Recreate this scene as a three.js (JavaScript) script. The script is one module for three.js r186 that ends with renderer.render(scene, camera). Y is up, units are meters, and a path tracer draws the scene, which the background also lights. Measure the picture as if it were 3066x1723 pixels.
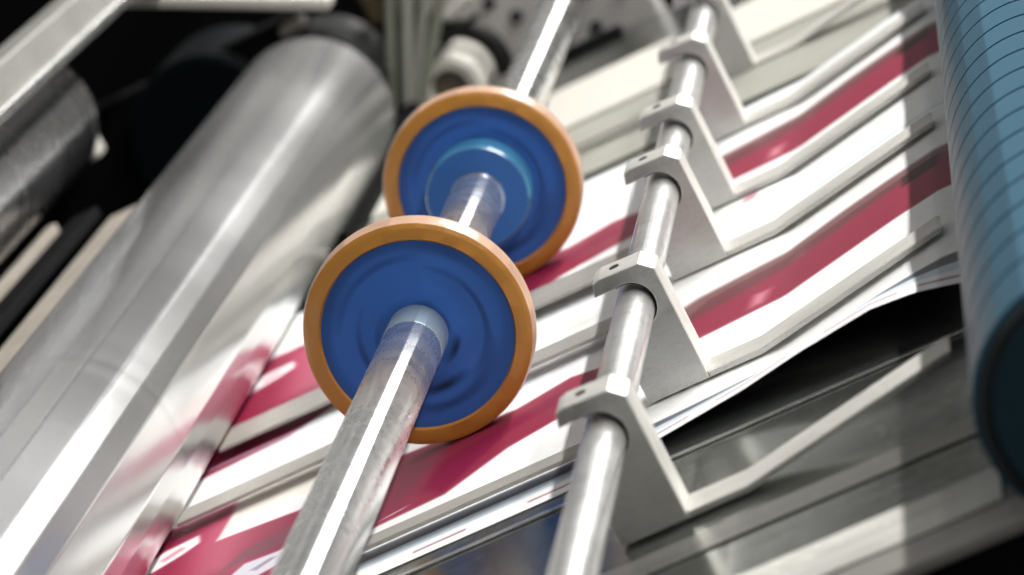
import * as THREE from 'three';
import { toCreasedNormals, mergeGeometries } from 'three/addons/utils/BufferGeometryUtils.js';
import { RectAreaLightUniformsLib } from 'three/addons/lights/RectAreaLightUniformsLib.js';
import { RoundedBoxGeometry } from 'three/addons/geometries/RoundedBoxGeometry.js';
RectAreaLightUniformsLib.init();

// ---------- camera, ambient light, lamps, exposure ----------
// x runs with the paper, y stands on the delivery table, z runs along the shafts towards the camera
const scene = new THREE.Scene();
const camera = new THREE.PerspectiveCamera(9.741, 1024 / 575, 0.05, 60);
camera.matrixAutoUpdate = true;
{
  const right = new THREE.Vector3(0.8895, -0.4456, -0.1014).normalize();
  const back = new THREE.Vector3(0.2122, 0.2063, 0.9552).normalize();
  const up = new THREE.Vector3().crossVectors(back, right).normalize();
  right.crossVectors(up, back);
  camera.position.set(0.3304, 0.2804, 1.2898);
  camera.quaternion.setFromRotationMatrix(new THREE.Matrix4().makeBasis(right, up, back));
  camera.focus = 1.31;
  camera.userData.fStop = 10;
}
scene.add(camera);
scene.background = new THREE.Color().setRGB(0.042, 0.042, 0.040);

const renderer = new THREE.WebGLRenderer({ antialias: true });
renderer.setSize(1024, 575);
renderer.toneMapping = THREE.LinearToneMapping;
renderer.toneMappingExposure = 1.12;
renderer.shadowMap.enabled = true;
renderer.shadowMap.type = THREE.PCFSoftShadowMap;

const ROWS = [
  // [elevation over the table in degrees, distance, radiance, width, label word]
  [43, 2.4, 190, 0.06, 'lower'],
  [53, 2.9, 8, 0.06, 'second'],
  [67, 3.0, 2.2, 0.08, 'third'],  // from here down: rows added for fill and streaks on the metal
  [82, 3.0, 1.8, 0.10, 'fourth'],
  [99, 3.0, 1.6, 0.08, 'added_fifth'],
  [118, 3.0, 1.9, 0.10, 'added_sixth'],
  [138, 3.0, 1.8, 0.08, 'added_farthest'],
];
const FRONT = 0.24, FAR = 0.65; // the battens behind the camera and deep in the hall are dimmer

// ---------- helpers ----------
let seed = 7;
const rnd = () => ((seed = (seed * 16807) % 2147483647) / 2147483647);
const taken = new Map();
function numbered(name) {
  const n = taken.get(name) ?? 0;
  taken.set(name, n + 1);
  return n ? `${name}_${String(n).padStart(3, '0')}` : name;
}
function tag(o, label, category, group) {
  o.userData.label = label; o.userData.category = category;
  if (group) o.userData.group = group;
  return o;
}
function thing(name, label, category, at = [0, 0, 0], group) {
  const o = new THREE.Group();
  o.name = numbered(name); o.position.set(...at); scene.add(o);
  return tag(o, label, category, group);
}
function part(name, geometry, material, parent) {
  const m = new THREE.Mesh(geometry, material);
  m.name = name; m.castShadow = m.receiveShadow = true;
  parent.add(m);
  return m;
}
function solo(name, geometry, material, label, category, group, at = [0, 0, 0]) {
  const m = part(numbered(name), geometry, material, scene);
  m.position.set(...at);
  return tag(m, label, category, group);
}
function structure(name, geometry, material, label) {
  const m = part(numbered(name), geometry, material, scene);
  m.userData.kind = 'structure';
  if (label) m.userData.label = label;
  return m;
}
// value noise, tiling
function noiseField(w, h, fx, fy) {
  const g = new Float32Array(fx * fy).map(() => rnd()), out = new Float32Array(w * h);
  for (let y = 0; y < h; y++) for (let x = 0; x < w; x++) {
    const u = (x / w) * fx, v = (y / h) * fy, i = Math.floor(u), j = Math.floor(v);
    let a = u - i, b = v - j; a = a * a * (3 - 2 * a); b = b * b * (3 - 2 * b);
    const at = (p, q) => g[(q % fy) * fx + (p % fx)];
    out[y * w + x] = (at(i, j) * (1 - a) + at(i + 1, j) * a) * (1 - b) + (at(i, j + 1) * (1 - a) + at(i + 1, j + 1) * a) * b;
  }
  return out;
}
function dataTexture(w, h, fn, srgb = false) {
  const d = new Uint8Array(w * h * 4);
  for (let y = 0; y < h; y++) for (let x = 0; x < w; x++) {
    const c = fn(x, y, y * w + x), k = (y * w + x) * 4;
    for (let i = 0; i < 3; i++) d[k + i] = Math.max(0, Math.min(255, 255 * (Array.isArray(c) ? c[i] : c)));
    d[k + 3] = 255;
  }
  const t = new THREE.DataTexture(d, w, h, THREE.RGBAFormat);
  t.wrapS = t.wrapT = THREE.RepeatWrapping; t.magFilter = THREE.LinearFilter; t.minFilter = THREE.LinearMipmapLinearFilter; t.generateMipmaps = true;
  if (srgb) t.colorSpace = THREE.SRGBColorSpace;
  t.needsUpdate = true;
  return t;
}
const rgb = (r, g, b) => new THREE.Color().setRGB(r, g, b);
// turned shape about the z axis; profile of [radius, z]; uv in turns and metres
function turned(profile, segments = 96, crease = 0.5) {
  let g = new THREE.LatheGeometry(profile.map(([r, z]) => new THREE.Vector2(Math.max(r, 1e-5), z)), segments);
  const p0 = g.attributes.position, uv0 = g.attributes.uv;
  for (let i = 0; i < p0.count; i++) uv0.setXY(i, uv0.getX(i), p0.getY(i));
  g.rotateX(Math.PI / 2);
  g = toCreasedNormals(g, crease);
  return g;
}
function rod(r, z0, z1, chamfer = 0.0008, segments = 72) {
  return turned([[0, z0], [r - chamfer, z0], [r, z0 + chamfer], [r, z1 - chamfer], [r - chamfer, z1], [0, z1]], segments);
}
function box(x0, x1, y0, y1, z0, z1, r = 0.0005) {
  const g = new RoundedBoxGeometry(x1 - x0, y1 - y0, z1 - z0, 2, Math.min(r, (x1 - x0) / 2.01, (y1 - y0) / 2.01, (z1 - z0) / 2.01));
  g.translate((x0 + x1) / 2, (y0 + y1) / 2, (z0 + z1) / 2);
  const p = g.attributes.position, n = g.attributes.normal, uv = g.attributes.uv;
  for (let i = 0; i < p.count; i++) {
    const ax = Math.abs(n.getX(i)), ay = Math.abs(n.getY(i)), az = Math.abs(n.getZ(i));
    if (ay >= ax && ay >= az) uv.setXY(i, p.getX(i), p.getZ(i));
    else if (az >= ax) uv.setXY(i, p.getX(i), p.getY(i));
    else uv.setXY(i, p.getZ(i), p.getY(i));
  }
  return g;
}
function tube(points, r, seg = 40) {
  return new THREE.TubeGeometry(new THREE.CatmullRomCurve3(points.map((p) => new THREE.Vector3(...p))), seg, r, 14);
}

// ---------- materials ----------
const S = 512;
const nA = noiseField(S, S, 6, 10), nB = noiseField(S, S, 24, 40), nC = noiseField(S, S, 128, 128), nLong = noiseField(S, S, 4, 160), nRing = noiseField(S, S, 3, 90), nStreak = noiseField(S, S, 60, 4);
// uv (turns, metres): rings and smears around a turned bar
const ringRough = dataTexture(S, S, (x, y, i) => 0.62 + 0.14 * nRing[i] + 0.24 * nA[i] + 0.06 * nC[i]);
const ringTint = dataTexture(S, S, (x, y, i) => { const v = 0.80 + 0.05 * nRing[i] + 0.12 * nA[i] + 0.10 * nB[i] - 0.34 * Math.max(0, nB[i] - 0.6) * 2 - 0.4 * Math.max(0, nRing[i] * nA[i] - 0.52); return [v, v, v]; });
function along(t, ru, rv) { const c = t.clone(); c.repeat.set(ru, rv); c.needsUpdate = true; return c; }
const polished = new THREE.MeshPhysicalMaterial({ color: rgb(0.93, 0.93, 0.92), metalness: 0.94, roughness: 0.32, clearcoat: 0.6, clearcoatRoughness: 0.14, roughnessMap: along(ringRough, 1, 3), map: along(ringTint, 1, 3), anisotropy: 0.0 });
const worn = new THREE.MeshPhysicalMaterial({ color: rgb(0.74, 0.735, 0.72), metalness: 0.78, roughness: 0.46, clearcoat: 0.6, clearcoatRoughness: 0.08, roughnessMap: along(ringRough, 1, 5), map: along(ringTint, 1, 5) });
const collarSteel = new THREE.MeshPhysicalMaterial({ color: rgb(0.36, 0.45, 0.52), metalness: 0.7, roughness: 0.5 });
const drumRough = dataTexture(S, S, (x, y, i) => 0.72 + 0.28 * nA[i] + 0.05 * nRing[i]);
const lightArcs = [];
for (let k = 0; k < 14; k++) lightArcs.push([rnd() * S, 0.6 + rnd() * 2.2, (rnd() - 0.3) * 0.8, rnd()]);
const drumTint = dataTexture(S, S, (x, y, i) => { // soft clouding, lengthwise streaks, with blurred light arcs and dark reflections painted in
  let v = 0.80 + 0.20 * nA[i] + 0.08 * nStreak[i];
  for (const [at, w, a, ph] of lightArcs) v += a * 0.75 * Math.exp(-(((y - at) / w) ** 2)) * (0.6 + 0.4 * Math.sin((x / S + ph) * 6.283));
  v -= 0.22 * Math.max(0, nStreak[i] - 0.66) * (0.5 + nB[i]);
  return [v, v, v * 1.005];
});
const rollerSteel = new THREE.MeshPhysicalMaterial({ color: rgb(0.95, 0.95, 0.955), metalness: 0.88, roughness: 0.25, clearcoat: 0.7, clearcoatRoughness: 0.18, roughnessMap: along(drumRough, 1, 1.3), map: along(drumTint, 1, 1.3) });
const castTint = dataTexture(S, S, (x, y, i) => { const v = 0.74 + 0.16 * nA[i] + 0.10 * nB[i] + 0.08 * nC[i] - 0.25 * Math.max(0, nB[i] - 0.78) * 3; return [v, v, v * 0.985]; });
const castRough = dataTexture(S, S, (x, y, i) => 0.6 + 0.25 * nB[i] + 0.15 * nC[i]);
const aluminium = new THREE.MeshPhysicalMaterial({ color: rgb(0.74, 0.725, 0.695), metalness: 0.35, roughness: 0.55, map: along(castTint, 14, 14), roughnessMap: along(castRough, 14, 14) });
const shadedFace = new THREE.MeshPhysicalMaterial({ color: rgb(0.56, 0.555, 0.545), metalness: 0.72, roughness: 0.48, map: along(castTint, 14, 14), roughnessMap: along(castRough, 14, 14) });  // darker copy of the aluminium, shade of the camera-side faces put into colour
const fingerMetal = aluminium.clone(); fingerMetal.color = rgb(0.66, 0.64, 0.61);
const railMetal = new THREE.MeshPhysicalMaterial({ color: rgb(0.44, 0.42, 0.39), metalness: 0.4, roughness: 0.5, map: along(castTint, 6, 12) });
const dustTint = dataTexture(S, S, (x, y, i) => { const sp = Math.max(0, nC[i] * (0.6 + 0.5 * nA[i]) - 0.70) * 5; const v = 0.44 + 0.34 * nA[i] + 0.2 * nLong[i] + 0.12 * nB[i] + sp; return [v, v, v * 0.98]; });
const dustRough = dataTexture(S, S, (x, y, i) => 0.40 + 0.35 * nA[i] + 0.15 * nC[i] + 0.12 * nLong[i]);
const plateSteel = new THREE.MeshPhysicalMaterial({ color: rgb(0.36, 0.375, 0.35), metalness: 0.9, roughness: 0.27, map: along(dustTint, 3, 3), roughnessMap: along(dustRough, 3, 3) });
const stripSteel = new THREE.MeshPhysicalMaterial({ color: rgb(0.46, 0.455, 0.43), metalness: 0.8, roughness: 0.34, map: along(dustTint, 3, 3) });
const lipSteel = new THREE.MeshPhysicalMaterial({ color: rgb(0.30, 0.285, 0.27), metalness: 0.4, roughness: 0.5, map: along(castTint, 6, 6) });
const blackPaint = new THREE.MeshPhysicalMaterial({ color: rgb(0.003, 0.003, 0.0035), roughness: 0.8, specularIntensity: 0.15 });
const darkIron = new THREE.MeshStandardMaterial({ color: rgb(0.02, 0.02, 0.022), roughness: 0.55, metalness: 0.2 });
const rubber = new THREE.MeshPhysicalMaterial({ color: rgb(0.010, 0.010, 0.010), roughness: 0.55, specularIntensity: 0.35 });
const cream = new THREE.MeshStandardMaterial({ color: rgb(0.60, 0.575, 0.525), roughness: 0.6 });
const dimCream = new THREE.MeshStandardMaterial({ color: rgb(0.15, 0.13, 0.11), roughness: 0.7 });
const palePaint = new THREE.MeshStandardMaterial({ color: rgb(0.34, 0.30, 0.26), roughness: 0.7, map: along(castTint, 6, 6) });
const barPaint = new THREE.MeshStandardMaterial({ color: rgb(0.30, 0.295, 0.28), roughness: 0.5, metalness: 0.2, map: along(castTint, 6, 6) });
const oliveCream = new THREE.MeshStandardMaterial({ color: rgb(0.36, 0.355, 0.315), roughness: 0.55, map: along(castTint, 5, 9) });
const palePlate = new THREE.MeshPhysicalMaterial({ color: rgb(0.75, 0.74, 0.70), metalness: 0.15, roughness: 0.5, map: along(dustTint, 4, 4) });
const olive = new THREE.MeshStandardMaterial({ color: rgb(0.24, 0.25, 0.20), roughness: 0.6 });
const brown = new THREE.MeshStandardMaterial({ color: rgb(0.05, 0.035, 0.012), roughness: 0.6 });
const framePaint = new THREE.MeshStandardMaterial({ color: rgb(0.52, 0.50, 0.485), roughness: 0.5, metalness: 0.2 });
const smearN = noiseField(S, S, 8, 14), smearM = noiseField(S, S, 3, 9);
const smudge = dataTexture(S, S, (x, y) => { // smears drawn round by the spinning, over the whole face
  const u = (x / S - 0.5) * 2, v = (y / S - 0.5) * 2, r = Math.hypot(u, v), a = (Math.atan2(v, u) / (2 * Math.PI) + 1) % 1;
  const k = Math.min(S - 1, Math.floor(r * 0.7 * S)) * S + Math.min(S - 1, Math.floor(a * S));
  const d = Math.max(0, smearN[k] - 0.52) * Math.exp(-(((r - 0.55) / 0.3) ** 2)) * 2.3 + 0.6 * Math.max(0, smearM[k] - 0.5);
  const e = 1 - d - 0.12 * THREE.MathUtils.smoothstep(r, 0.85, 1);
  return [e * 0.97, e, e];
});
const bluePlastic = new THREE.MeshPhysicalMaterial({ color: rgb(0.042, 0.145, 0.50), roughness: 0.5, map: smudge, specularIntensity: 0.5 });
const blueHub = new THREE.MeshPhysicalMaterial({ color: rgb(0.028, 0.125, 0.40), roughness: 0.42, specularIntensity: 0.7 });
const litHubEdge = new THREE.MeshPhysicalMaterial({ color: rgb(0.05, 0.21, 0.36), roughness: 0.28, clearcoat: 0.6, clearcoatRoughness: 0.25 });  // lighter than the hub: its lit side is put into the colour
const orange = new THREE.MeshPhysicalMaterial({ color: rgb(0.50, 0.215, 0.032), roughness: 0.42, clearcoat: 0.2, clearcoatRoughness: 0.35 });
const tread = new THREE.MeshPhysicalMaterial({ color: rgb(0.55, 0.34, 0.23), roughness: 0.38, clearcoat: 0.4, clearcoatRoughness: 0.3 });  // paler than the rim: lamp glare on the orange put into colour
const tealRoller = new THREE.MeshPhysicalMaterial({ color: rgb(0.010, 0.092, 0.16), roughness: 0.45, metalness: 0.0, clearcoat: 0.4, clearcoatRoughness: 0.3 });
const grooveBlack = new THREE.MeshStandardMaterial({ color: rgb(0.004, 0.008, 0.012), roughness: 0.8 });
const tealDark = new THREE.MeshStandardMaterial({ color: rgb(0.006, 0.03, 0.045), roughness: 0.5 });

// ---------- lamps: two rows of fluorescent battens, five more added to light the metal ----------
for (const [deg, dist, radiance, width, word] of ROWS) {
  const e = THREE.MathUtils.degToRad(deg), x = dist * Math.cos(e), y = dist * Math.sin(e);
  for (let k = 0; k < 5; k++) {
    const z = 2.4 - 4 * k, t = thing('key_and_fill_lamp', `long white fluorescent lamp above the press, ${['first', 'second', 'third', 'fourth', 'last'][k]} in the ${word} row`, 'lamp', [x, y, z], 'fluorescent lamps above the press');
    t.up.set(0, 0, 1); t.lookAt(0, 0, z);
    const housing = part('lamp_housing', new RoundedBoxGeometry(width + 0.04, 3.96, 0.06, 2, 0.01), new THREE.MeshStandardMaterial({ color: rgb(0.7, 0.7, 0.68), roughness: 0.5 }), t);
    housing.position.z = -0.05;
    const glow = part('lamp_tube', new RoundedBoxGeometry(width, 3.9, 0.02, 2, 0.008), new THREE.MeshStandardMaterial({ color: rgb(0.8, 0.8, 0.8), emissive: rgb(1, 0.98, 0.94), emissiveIntensity: 0.2 }), t);
    glow.position.z = -0.012;
    glow.castShadow = false;
    const light = new THREE.RectAreaLight(rgb(1, 0.985, 0.955), radiance * (k === 0 ? FRONT : k > 1 && radiance > 5 ? FAR : 1), width, 3.95);
    light.position.set(x - Math.cos(e) * 0.012, y - Math.sin(e) * 0.012, z);
    light.up.set(0, 0, 1); light.lookAt(0, 0, z);
    scene.add(light);
  }
}

// ---------- setting: the delivery table and what stands round it ----------
const BED = -0.0478;
structure('table_top', box(-0.205, 0.2225, BED - 0.03, BED, -0.80, 0.3355, 0.0012), plateSteel, 'dusty polished steel plate of the delivery table under the printed sheets');
{
  const t = thing('table_strip', 'pale steel strip lying along the table near its front edge', 'strip');
  part('bar', box(-0.15, 0.2215, BED + 0.0002, BED + 0.0008, 0.243, 0.262, 0.0003), stripSteel, t);
}
solo('table_strip', box(-0.15, 0.2155, BED + 0.0002, BED + 0.001, 0.146, 0.149, 0.0003), polished, 'thin bright steel edge strip just in front of the lifted sheet', 'strip');
solo('cream_board', box(-0.132, 0.19, BED + 0.0002, BED + 0.003, -0.67, -0.545, 0.001), cream, 'pale cream board lying on the table behind the printed sheet', 'board');
solo('olive_board', box(-0.132, 0.2215, BED + 0.0002, BED + 0.0016, -0.54, -0.402, 0.0006), oliveCream, 'grey olive board on the table between cream board and printed sheet', 'board');
solo('table_strip', box(0.03, 0.2215, BED + 0.0002, BED + 0.001, 0.301, 0.332, 0.0004), palePlate, 'pale scuffed plate just inside the front lip of the table', 'strip');
solo('table_lip', box(-0.2, 0.30, BED - 0.003, BED + 0.0016, 0.336, 0.357, 0.0014), lipSteel, 'grey rounded front lip along the near edge of the table', 'table edge');
structure('table_apron', box(-0.2, 0.6, -0.5, BED - 0.0032, 0.338, 0.3545, 0.002), blackPaint, 'black front panel below the lip of the table');
structure('black_backdrop', mergeGeometries([box(-1.6, -0.3, -0.6, 0.14, -1.12, -1.06, 0.002), box(-0.3005, -0.16, -0.6, 0.055, -1.119, -1.061, 0.002), box(-0.1605, 0.24, -0.6, -0.012, -1.118, -1.062, 0.002)]), blackPaint, 'black stepped backdrop added for the dark interior behind the rollers');  // added black backdrop, stepped so lamplight reaches roller and shafts

// ---------- printed sheet ----------
function paperLift(x, z) {
  const ramp = (a, b, v) => THREE.MathUtils.clamp((v - a) / (b - a), 0, 1);
  const sm = (u) => u * u * (3 - 2 * u);
  // follows the underside of the fingers
  let y = 0.0141 * ramp(0.1415, 0.2145, x);
  // bulges up between the fingers
  const F = [0.217, 0.062, -0.108, -0.207, -0.351, -0.484, -0.62];
  let g = 0;
  for (let i = 0; i + 1 < F.length; i++) if (z <= F[i] && z > F[i + 1]) { const u = (F[i] - z) / (F[i] - F[i + 1]); g = Math.sin(Math.PI * u) ** 2 * Math.min(1, (F[i] - F[i + 1]) / 0.13); }
  y += 0.0022 * g * sm(ramp(0.09, 0.15, x)) * (1 - 0.45 * sm(ramp(0.19, 0.22, x)));
  // the free near edge curls
  const edge = sm(ramp(0.083, 0.1325, z));
  const E = [[0.055, 0], [0.1013, 0.0049], [0.1316, 0.0084], [0.1563, 0.0128], [0.186, 0.0167], [0.2023, 0.0158], [0.225, 0.011]];
  let ey = 0;
  for (let i = 0; i + 1 < E.length; i++) if (x > E[i][0]) { const u = Math.min(1, (x - E[i][0]) / (E[i + 1][0] - E[i][0])); ey = E[i][1] + (E[i + 1][1] - E[i][1]) * u; }
  return y * (1 - edge) + ey * edge;
}
const PX0 = -0.2, PX1 = 0.2245, PZ0 = -0.388, PZ1 = 0.1325;
{
  const W = 1024, H = 2048, img = new Float32Array(W * H * 3).fill(0);
  const paperWhite = [0.955, 0.955, 0.95];
  for (let i = 0; i < W * H; i++) for (let c = 0; c < 3; c++) img[i * 3 + c] = paperWhite[c];
  const X = (t) => ((t / 1000 - PX0) / (PX1 - PX0)) * W, Y = (z) => ((z / 1000 - PZ0) / (PZ1 - PZ0)) * H;
  // polygon in millimetres with soft edges, colours sRGB 0..255
  function soft(pts, color, blur = 1.5, alpha = 1) {
    const xs = pts.map((p) => p[0]), ys = pts.map((p) => p[1]), pad = blur * 2;
    const x0 = Math.max(0, Math.floor(X(Math.min(...xs) - pad))), x1 = Math.min(W, Math.ceil(X(Math.max(...xs) + pad)));
    const y0 = Math.max(0, Math.floor(Y(Math.min(...ys) - pad))), y1 = Math.min(H, Math.ceil(Y(Math.max(...ys) + pad)));
    const sx = ((PX1 - PX0) * 1000) / W, sy = ((PZ1 - PZ0) * 1000) / H;
    for (let y = y0; y < y1; y++) for (let x = x0; x < x1; x++) {
      const px = PX0 * 1000 + (x + 0.5) * sx, py = PZ0 * 1000 + (y + 0.5) * sy;
      let inside = false, d = 1e9;
      for (let i = 0, j = pts.length - 1; i < pts.length; j = i++) {
        const [ax, ay] = pts[i], [bx, by] = pts[j];
        if (ay > py !== by > py && px < ((bx - ax) * (py - ay)) / (by - ay) + ax) inside = !inside;
        const u = THREE.MathUtils.clamp(((px - ax) * (bx - ax) + (py - ay) * (by - ay)) / ((bx - ax) ** 2 + (by - ay) ** 2 + 1e-9), 0, 1);
        d = Math.min(d, Math.hypot(px - ax - u * (bx - ax), py - ay - u * (by - ay)));
      }
      const a = alpha * THREE.MathUtils.smoothstep(inside ? d : -d, -blur, blur);
      if (a <= 0) continue;
      const k = (y * W + x) * 3;
      for (let c = 0; c < 3; c++) img[k + c] += (color[c] / 255 - img[k + c]) * a;
    }
  }
  const red = [144, 42, 68], deep = [128, 12, 60], pale = [214, 132, 148], mauve = [116, 66, 80], white = [246, 246, 246], ivory = [238, 234, 224];
  for (const dz of [-247, 0]) {
    const P = (pts) => pts.map(([x, z]) => [x, z + dz]);
    // the red band: broad on the left, narrow on the right
    soft(P([[-210, -62], [-122, -62], [-119, -16], [-33, -17], [-7, -14], [20, -10], [44, -22], [80, -8], [105, -46], [150, -52], [232, -52], [232, 4], [150, 5], [105, 6], [70, 22], [44, 30], [22, 40], [-3, 66], [-33, 69], [-80, 80], [-110, 110], [-210, 128]]), red, 2.2);
    soft(P([[-16, 46], [-10, 18], [20, 2], [44, -8], [48, 6], [19, 18], [-4, 62]]), deep, 3, 0.8);  // contact shadow of the wheel painted as darker crimson
    soft(P([[-33, -14], [-8, -10], [-18, 40], [-33, 62]]), mauve, 6, 0.45);  // greyish shadow beside the wheel painted into the print
    soft(P([[-33, 63], [-19, 59], [-22, 61], [-33, 65]]), white, 1, 0.9);
    soft(P([[-210, -62], [-122, -62], [-119, -16], [-33, -17], [-30, 66], [-80, 80], [-110, 110], [-210, 128]]), [146, 20, 64], 4, 0.8);
    // crimson by the roller; reflected light painted as paler pink towards the wheel
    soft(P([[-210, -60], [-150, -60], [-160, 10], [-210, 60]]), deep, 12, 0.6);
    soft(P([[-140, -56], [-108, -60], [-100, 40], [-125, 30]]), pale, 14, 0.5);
    // stretched white leaf shapes
    soft(P([[-167, -14], [-162, -22], [-150, -33], [-134, -35], [-131, -23], [-138, -16], [-148, -10], [-160, -4]]), white, 1.6);
    soft(P([[-150, -22], [-141, -28], [-138, -24], [-147, -17]]), pale, 1.6, 0.9);
    soft(P([[-190, 6], [-176, -6], [-164, -6], [-168, 8], [-184, 16]]), white, 2);
    // dark mauve stripe and lavender leaf
    soft(P([[-112, 40], [-101, 20], [-82, 13], [-60, 12], [-60, 34], [-79, 36], [-98, 33]]), mauve, 3, 0.75);
    soft(P([[-104, 52], [-97, 39], [-80, 42], [-62, 38], [-62, 58], [-79, 62], [-92, 66]]), [226, 224, 236], 2);
    soft(P([[-92, 52], [-84, 47], [-80, 49], [-88, 56]]), [150, 130, 150], 1.5, 0.8);
    // white panel with an ivory top
    soft(P([[-121, -14], [-118, -63], [-74, -63], [-74, -4]]), ivory, 1.6);
    soft(P([[-121, -14], [-112, -34], [-76, -26], [-74, -3]]), white, 2);
    // pale spots in the band on the right
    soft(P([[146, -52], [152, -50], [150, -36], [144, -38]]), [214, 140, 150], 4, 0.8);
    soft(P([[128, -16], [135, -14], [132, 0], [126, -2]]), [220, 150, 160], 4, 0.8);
    soft(P([[116, 52], [122, 50], [121, 60], [115, 62]]), [190, 110, 120], 1.5, 0.8);
    // dark top of the band
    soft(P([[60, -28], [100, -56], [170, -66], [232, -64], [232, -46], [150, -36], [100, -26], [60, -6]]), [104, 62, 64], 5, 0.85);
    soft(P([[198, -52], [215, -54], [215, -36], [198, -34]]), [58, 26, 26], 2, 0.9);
    // pale blue hairlines of the fold
    soft(P([[-210, -141], [232, -141], [232, -138], [-210, -138]]), [205, 220, 232], 1, 0.8);
    soft(P([[-210, -104], [232, -104], [232, -99], [-210, -99]]), ivory, 1.5, 0.8);
  }
  // near edge of the sheet
  soft([[-210, 98], [232, 98], [232, 109], [-210, 109]], [70, 74, 84], 1.5, 0.85);
  soft([[-210, 110], [232, 110], [232, 117], [-210, 117]], [196, 212, 226], 1.2, 0.9);
  soft([[-210, 117.5], [232, 117.5], [232, 135], [-210, 135]], white, 0.8);
  for (const [a, b] of [[-60, -36], [-8, 14], [40, 78], [86, 108], [120, 150], [166, 196], [204, 232]]) soft([[a, 123.4], [b, 123], [b, 125], [a, 125.2]], [132, 60, 92], 0.7, 0.85);
  const fiber = noiseField(W, H, 200, 400);
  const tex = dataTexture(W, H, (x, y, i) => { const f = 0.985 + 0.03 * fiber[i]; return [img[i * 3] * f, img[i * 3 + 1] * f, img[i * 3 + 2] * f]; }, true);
  tex.wrapS = tex.wrapT = THREE.ClampToEdgeWrapping; tex.anisotropy = 8;
  const nx = 120, nz = 260, g = new THREE.PlaneGeometry(1, 1, nx, nz), p = g.attributes.position, uv = g.attributes.uv;
  for (let j = 0; j <= nz; j++) for (let i = 0; i <= nx; i++) {
    const k = j * (nx + 1) + i, x = PX0 + ((PX1 - PX0) * i) / nx, z = PZ0 + ((PZ1 - PZ0) * j) / nz;
    p.setXYZ(k, x, BED + 0.0004 + paperLift(x, z), z);
    uv.setXY(k, i / nx, j / nz);
  }
  g.computeVertexNormals();
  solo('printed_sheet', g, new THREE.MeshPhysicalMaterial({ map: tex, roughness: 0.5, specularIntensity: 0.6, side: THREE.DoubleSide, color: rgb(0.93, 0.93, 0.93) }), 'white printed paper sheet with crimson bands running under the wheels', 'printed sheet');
}

// ---------- guide rails on the sheet ----------
const railSpots = [[0.1, 0.1125, 'guide rail nearest the front edge of the printed sheet'], [-0.0645, -0.045, 'guide rail just behind the front blue wheel'], [-0.175, -0.143, 'wide guide rail beside the rear blue wheel'], [-0.47, -0.459, 'narrow guide rail on bare steel behind the printed sheet']];
railSpots.forEach(([z0, z1, words]) => {
  const t = thing('guide_rail', `flat beige ${words}`, 'guide rail', [0, 0, 0], 'flat guide rails across the table');
  part('rail_bar', box(-0.1445, 0.078, BED + 0.0048, BED + 0.0066, z0, z1, 0.0006), railMetal, t);
});

// ---------- shafts ----------
solo('wheel_shaft', rod(0.0124, -0.914, 0.5, 0.001, 96), polished, 'thick polished steel shaft carrying the two blue wheels', 'shaft');
solo('bracket_shaft', rod(0.0076, -0.914, 0.5, 0.0008, 72), worn, 'thinner worn steel shaft carrying the row of angled brackets', 'shaft', undefined, [0.0981, -0.0102, 0]);

// ---------- wheels ----------
function makeWheel(name, label, z, hubInFront) {
  const t = thing(name, label, 'wheel', [0, 0, z], 'blue wheels with orange rims on the thick shaft');
  const arc = (r0, z0, a0, a1, rr, n = 6) => Array.from({ length: n + 1 }, (_, i) => { const a = a0 + ((a1 - a0) * i) / n; return [r0 + rr * Math.cos(a), z0 + rr * Math.sin(a)]; });
  const R = 0.0475, Wd = 0.0135;
  part('rim', turned([[0.0394, -0.0022], [0.0396, -0.0006], [0.0402, 0], ...arc(R - 0.0022 - 0.0006, -0.0022, Math.PI / 2, Math.PI / 6, 0.0022)], 128, 0.7), orange, t);
  part('tread', turned([...arc(R - 0.0022 - 0.0006, -0.0022, Math.PI / 6, 0, 0.0022, 4), [R, -0.0052], [R, -0.0102], ...arc(R - 0.0028, -Wd + 0.0022, 0, -Math.PI / 2, 0.0022), [0.0394, -Wd]], 128, 0.7), tread, t);
  const rings = [[0.0124, -0.0012], [0.0205, -0.0012], [0.0212, -0.0014], [0.0395, -0.0014]];
  const disc = turned([...rings.slice().map(([r, zz]) => [r, zz]), [0.0395, -Wd + 0.0014], [0.0124, -Wd + 0.0014]].reverse(), 128, 0.3);
  const p = disc.attributes.position, uv = disc.attributes.uv;
  for (let i = 0; i < p.count; i++) uv.setXY(i, p.getX(i) / 0.079 + 0.5, p.getY(i) / 0.079 + 0.5);
  part('disc', disc, bluePlastic, t);
  const h0 = hubInFront ? -0.0013 : -Wd - 0.016, h1 = hubInFront ? 0.0165 : -Wd + 0.0013;
  const hub = part('hub', turned([[0.0124, h0], [0.0235, h0], [0.0235, h1], [0.0124, h1]], 96, 0.4), blueHub, t);
  part('lit_hub_side', turned([[0.0236, h0], [0.0245, h0 + 0.0004], [0.0245, h1 - 0.0014], [0.0236, h1 - 0.0002]], 96, 0.5), litHubEdge, hub);
  part('shaft_collar', turned(hubInFront ? [[0.0124, 0.016], [0.0127, 0.0162], [0.0127, 0.0205], [0.0124, 0.0207]] : [[0.0124, -0.0018], [0.01255, -0.0016], [0.01255, 0.0208], [0.0124, 0.021]], 96, 0.4), hubInFront ? polished : collarSteel, t);
  return t;
}
makeWheel('drive_wheel', 'front blue wheel with orange rim and flat smudged face, nearest the camera', 0, false);
makeWheel('drive_wheel', 'rear blue wheel with orange rim and raised round hub, behind the front one', -0.236, true);

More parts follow.
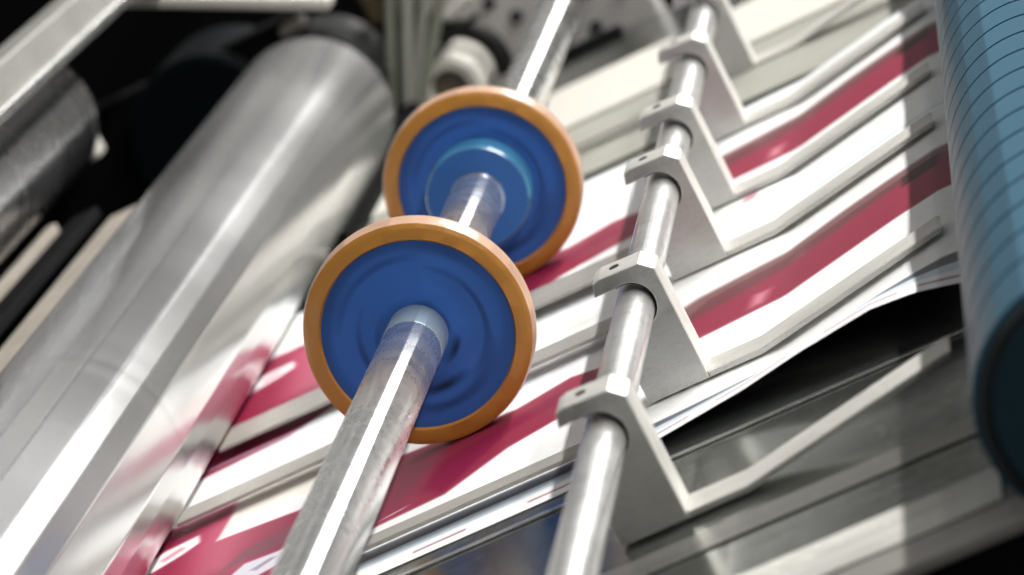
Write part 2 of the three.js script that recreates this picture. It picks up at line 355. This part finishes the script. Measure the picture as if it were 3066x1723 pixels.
// ---------- brackets with fingers ----------
{
  const mm = (pts) => pts.map(([x, y]) => new THREE.Vector2(x / 1000, y / 1000));
  const c = [97.4, -9.0], r = 9.5, arcPts = [];
  for (let a = 104; a >= -118; a -= 6) arcPts.push([c[0] + r * Math.cos((a * Math.PI) / 180), c[1] + r * Math.sin((a * Math.PI) / 180)]);
  const plateShape = new THREE.Shape(mm([[86.1, 0.1], ...arcPts, [86.6, -22], [86.6, -46.4], [112.2, -46.4], [111.9, 1.3], [107.0, 5.7], [90.6, 6.2], [87.6, 5.2]].reverse()));
  const opt = { depth: 0.0168, bevelEnabled: true, bevelThickness: 0.0006, bevelSize: 0.0005, bevelOffset: -0.0005, bevelSegments: 2, curveSegments: 8 };
  const plateGeo = toCreasedNormals(new THREE.ExtrudeGeometry(plateShape, opt), 0.45);
  plateGeo.translate(0, 0, -0.0174);
  const boreShade = new THREE.Shape(mm([...arcPts.map(([x, y]) => [c[0] + (x - c[0]) * 0.998, c[1] + (y - c[1]) * 0.998]), ...arcPts.map(([x, y]) => [c[0] + (x - c[0]) * 0.955, c[1] + (y - c[1]) * 0.955]).reverse()]));  // dark sleeve added to put shade into the bore
  const boreShadeGeo = new THREE.ExtrudeGeometry(boreShade, { depth: 0.0166, bevelEnabled: false });
  boreShadeGeo.translate(0, 0, -0.0172);
  const fingerShape = new THREE.Shape(mm([[112.4, -46.4], [134.5, -46.4], [214.5, -31.4], [215.2, -29.6], [213.6, -29.2], [134.3, -44.0], [112.4, -44.0]]));
  const fingerGeo = toCreasedNormals(new THREE.ExtrudeGeometry(fingerShape, opt), 0.45);
  fingerGeo.translate(0, 0, -0.0174);
  const screwGeo = turned([[0, 0.0001], [0.0009, 0.0001], [0.0012, 0.0003], [0.0019, 0.0003], [0.0021, -0.0004]], 24);
  screwGeo.rotateX(-Math.PI / 2);
  const where = [
    [0.2261, 'nearest the camera, its finger bare over the steel table'],
    [0.0711, 'second from the camera, its foot by the sheet edge'],
    [-0.099, 'third from the camera, level with the front wheel rim'],
    [-0.197, 'fourth from the camera, close behind the third'],
    [-0.338, 'fifth from the camera, its finger tip in shadow at the top'],
    [-0.474, 'farthest back, cut by the top of the picture'],
  ];
  let first = null;
  for (const [z, words] of where) {
    let b;
    const label = `aluminium finger bracket ${words}`;
    if (!first) {
      b = first = thing('finger_bracket', label, 'bracket', [0, 0, z], 'aluminium finger brackets along the thin shaft');
      part('clamp_plate', plateGeo, [shadedFace, aluminium], b);
      part('finger', fingerGeo, [shadedFace, fingerMetal], b);
      part('bore_shade', boreShadeGeo, rubber, b);
      part('set_screw', screwGeo, darkIron, b).position.set(0.0965, 0.0061, -0.009);
    } else {
      b = first.clone(); b.name = numbered('finger_bracket'); b.position.z = z;
      b.userData = { ...first.userData, label }; scene.add(b);
    }
  }
}

// ---------- large rollers ----------
solo('feed_roller', turned([[0, -0.69], [0.044, -0.69], [0.0478, -0.6885], [0.049, -0.686], [0.049, 0.6], [0, 0.6]], 160), rollerSteel, 'large polished steel roller resting on the sheet at the left', 'roller', undefined, [-0.17, 0.0016, 0]);
solo('far_roller', turned([[0, -0.55], [0.038, -0.55], [0.042, -0.547], [0.042, 0.5], [0, 0.5]], 128), new THREE.MeshPhysicalMaterial({ color: rgb(0.5, 0.5, 0.51), metalness: 1, roughness: 0.3, roughnessMap: along(ringRough, 2, 1.6) }), 'darker steel roller at the upper left edge behind the square bar', 'roller', undefined, [-0.287, 0.088, 0]);
{
  const t = thing('blue_roller', 'blue roller ringed with thin black grooves at the right edge', 'roller', [0.2655, -0.0235, 0]);
  const R = 0.040, zEnd = 0.36, pitch = 0.0295, rings = [];
  for (let z = 0.3222; z > -0.85; z -= pitch) rings.push(z);
  part('roller_body', turned([[0, -0.9], [R - 0.0016, -0.9], [R - 0.0016, zEnd - 0.003], [R - 0.003, zEnd], [R - 0.004, zEnd], [0, zEnd]], 160), grooveBlack, t);
  // the sleeve between two grooves is one band
  const zs = [zEnd - 0.003, ...rings, -0.89];
  const bandGeo = (a, b) => turned([[R - 0.0016, a], [R, a], [R, b], [R - 0.0016, b]], 160);
  const full = bandGeo(-pitch + 0.0013, -0.0013);
  zs.forEach((z, i) => {
    if (i + 1 >= zs.length) return;
    const len = z - zs[i + 1];
    const m = part('sleeve_band', Math.abs(len - pitch) < 1e-6 ? full : bandGeo(-len + 0.0013, -0.0013), tealRoller, t);
    m.position.z = z;
  });
  part('end_face', turned([[0, 0], [R - 0.006, 0], [R - 0.0055, -0.001], [R - 0.0055, -0.004]].map(([r, z]) => [r, z + 0.0015]).reverse(), 96), tealDark, t).position.z = zEnd;
}

// ---------- out of focus machinery behind ----------
{
  const t = thing('square_bar', 'grey square steel bar crossing the top left corner', 'bar', [-0.232, 0.1305, 0]);
  part('bar_body', box(-0.012, 0.012, -0.012, 0.012, -0.95, 0.5, 0.002), barPaint, t);
  part('bar_channel', box(0.0121, 0.0165, -0.0115, -0.006, -0.95, 0.5, 0.001), polished, t);
}
solo('gap_backdrop', box(-0.42, -0.172, -0.06, 0.0535, -0.80, -0.775, 0.003), blackPaint, 'black backdrop added for the dark gap between the two steel rollers', 'panel');  // black sheet added where the interior is only dark
{
  const t = thing('cover_bar', 'cream painted bar along the top of the black gap', 'bar', [-0.21, 0.0835, -0.765]);
  part('bar_body', box(-0.08, 0.072, -0.004, 0.004, -0.012, 0.012, 0.002), cream, t).rotation.z = -0.46;
}
solo('side_cover', turned([[0, -0.05], [0.036, -0.05], [0.041, -0.045], [0.041, 0], [0.037, 0.004], [0, 0.004]], 64), rubber, 'dark round cover behind the far end of the big steel roller', 'cover', undefined, [-0.186, -0.002, -0.80]);
solo('dark_roller', rod(0.055, -0.1, 0, 0.004), new THREE.MeshPhysicalMaterial({ color: rgb(0.001, 0.003, 0.004), roughness: 0.6, specularIntensity: 0.12 }), 'nearly invisible dark blue roller end in the black gap', 'roller', undefined, [-0.255, 0.005, -0.76]);
solo('catch_block', box(-0.006, 0.006, -0.007, 0.008, -0.01, 0.01, 0.003), cream, 'tiny cream block against the black gap beside the upper left roller', 'block', undefined, [-0.309, 0.0415, -0.70]);
// planks at the left
[[-0.2725, 0.0385, 0.006, palePaint, 'thin pale slat at the left edge under the far roller'], [-0.2315, 0.0285, 0.019, palePaint, 'wide pale slat beside the big steel roller'], [-0.252, 0.037, 0.016, blackPaint, 'black slat between the two pale slats at left']].forEach(([x, y, w, m, words]) => {
  solo('cream_strip', box(-w / 2, w / 2, -0.003, 0.003, -0.46, 0.1, 0.001), m, words, 'strip', undefined, [x, y, 0]);
});
// cream roller, arched hose and rods
{
  const t = thing('cream_roller', 'small cream roller end under the arched black hose', 'roller', [-0.1205, -0.043, -0.865]);
  part('roller_body', turned([[0, -0.04], [0.0225, -0.04], [0.0225, 0.017], [0.0195, 0.02], [0.0135, 0.02], [0.012, 0.018], [0.012, 0.008]], 64), cream, t);
  part('roller_core', turned([[0.012, 0.006], [0.0118, 0.011], [0.006, 0.012], [0, 0.012]].reverse(), 48), new THREE.MeshStandardMaterial({ color: rgb(0.16, 0.13, 0.09), roughness: 0.6 }), t);
}
{
  const arc = [];
  for (let a = 170; a >= -30; a -= 12) arc.push([-0.1165 + 0.0315 * Math.cos((a * Math.PI) / 180), -0.0415 + 0.0315 * Math.sin((a * Math.PI) / 180), -0.872]);
  solo('air_hose', tube(arc, 0.0068, 60), rubber, 'thick black hose arching over the small cream roller', 'hose');
}
solo('lever_rod', tube([[-0.131, -0.026, -0.845], [-0.108, -0.014, -0.845], [-0.082, -0.0065, -0.845]], 0.0024), rubber, 'thin black lever slanting up beside the hose', 'lever');
solo('lever_rod', tube([[-0.118, -0.013, -0.85], [-0.110, -0.003, -0.85], [-0.101, 0.012, -0.85]], 0.0022), darkIron, 'short dark lever crossing behind the slanting one', 'lever');
const rodPaint = new THREE.MeshStandardMaterial({ color: rgb(0.30, 0.305, 0.27), roughness: 0.5 });
[[-0.1255, 0.030, -0.165, -0.050, 0.0032, olive, 'leftmost of the upright grey green rods at top'], [-0.1150, 0.027, -0.157, -0.058, 0.0046, rodPaint, 'widest upright grey green rod, left of the cream roller'], [-0.1045, 0.021, -0.146, -0.044, 0.0036, rodPaint, 'upright grey green rod just left of the lever'], [-0.0950, 0.016, -0.126, -0.024, 0.0040, olive, 'rightmost upright rod, behind the lever tip']].forEach(([x1, y1, x0, y0, r, m, words]) => {
  solo('upright_rod', tube([[x0 + (x0 - x1) * 0.5, y0 + (y0 - y1) * 0.5, -0.83], [x0, y0, -0.83], [x1, y1, -0.83], [2 * x1 - x0, 2 * y1 - y0, -0.83]], r), m, words, 'rod');
});
solo('pale_clip', box(-0.013, 0.013, -0.0035, 0.0035, -0.004, 0.004, 0.003), cream, 'pale clip slanting behind the lever tip', 'clip', undefined, [-0.094, 0.001, -0.865]).rotation.z = 0.3;
solo('wire_box', box(-0.012, 0.012, -0.016, 0.02, -0.01, 0.01, 0.003), brown, 'brown box at the top behind the big steel roller', 'box', undefined, [-0.133, 0.033, -0.84]);
solo('cream_plate', box(-0.008, 0.008, -0.003, 0.003, -0.01, 0.01, 0.002), dimCream, 'small cream plate above the dark round cover', 'plate', undefined, [-0.176, 0.047, -0.77]);
// side frame
{
  const t = thing('press_housing', 'grey machine side frame with dark bolts behind the shaft ends', 'frame', [0, 0, -0.93]);
  part('frame_plate', box(-0.125, 0.0165, -0.13, 0.014, -0.015, 0.015, 0.003), framePaint, t);
  for (const [x, y] of [[-0.0267, -0.057], [-0.0718, -0.0281], [-0.0844, -0.0120], [0.002, -0.04]]) part('bolt', turned([[0, 0.004], [0.0036, 0.004], [0.0045, 0.003], [0.0045, 0]], 20), darkIron, t).position.set(x, y, 0.0152);
}
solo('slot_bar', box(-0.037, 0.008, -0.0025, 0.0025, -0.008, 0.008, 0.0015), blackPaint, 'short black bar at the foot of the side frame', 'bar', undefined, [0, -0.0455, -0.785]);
solo('gap_shade', box(-0.006, 0.006, -0.004, 0.003, -0.26, 0.11, 0.002), blackPaint, 'black strip added for the dark gap between big roller and sheet', 'bar', undefined, [-0.146, -0.04, -0.62]);  // black strip standing in for the dark of the gap

renderer.render(scene, camera);
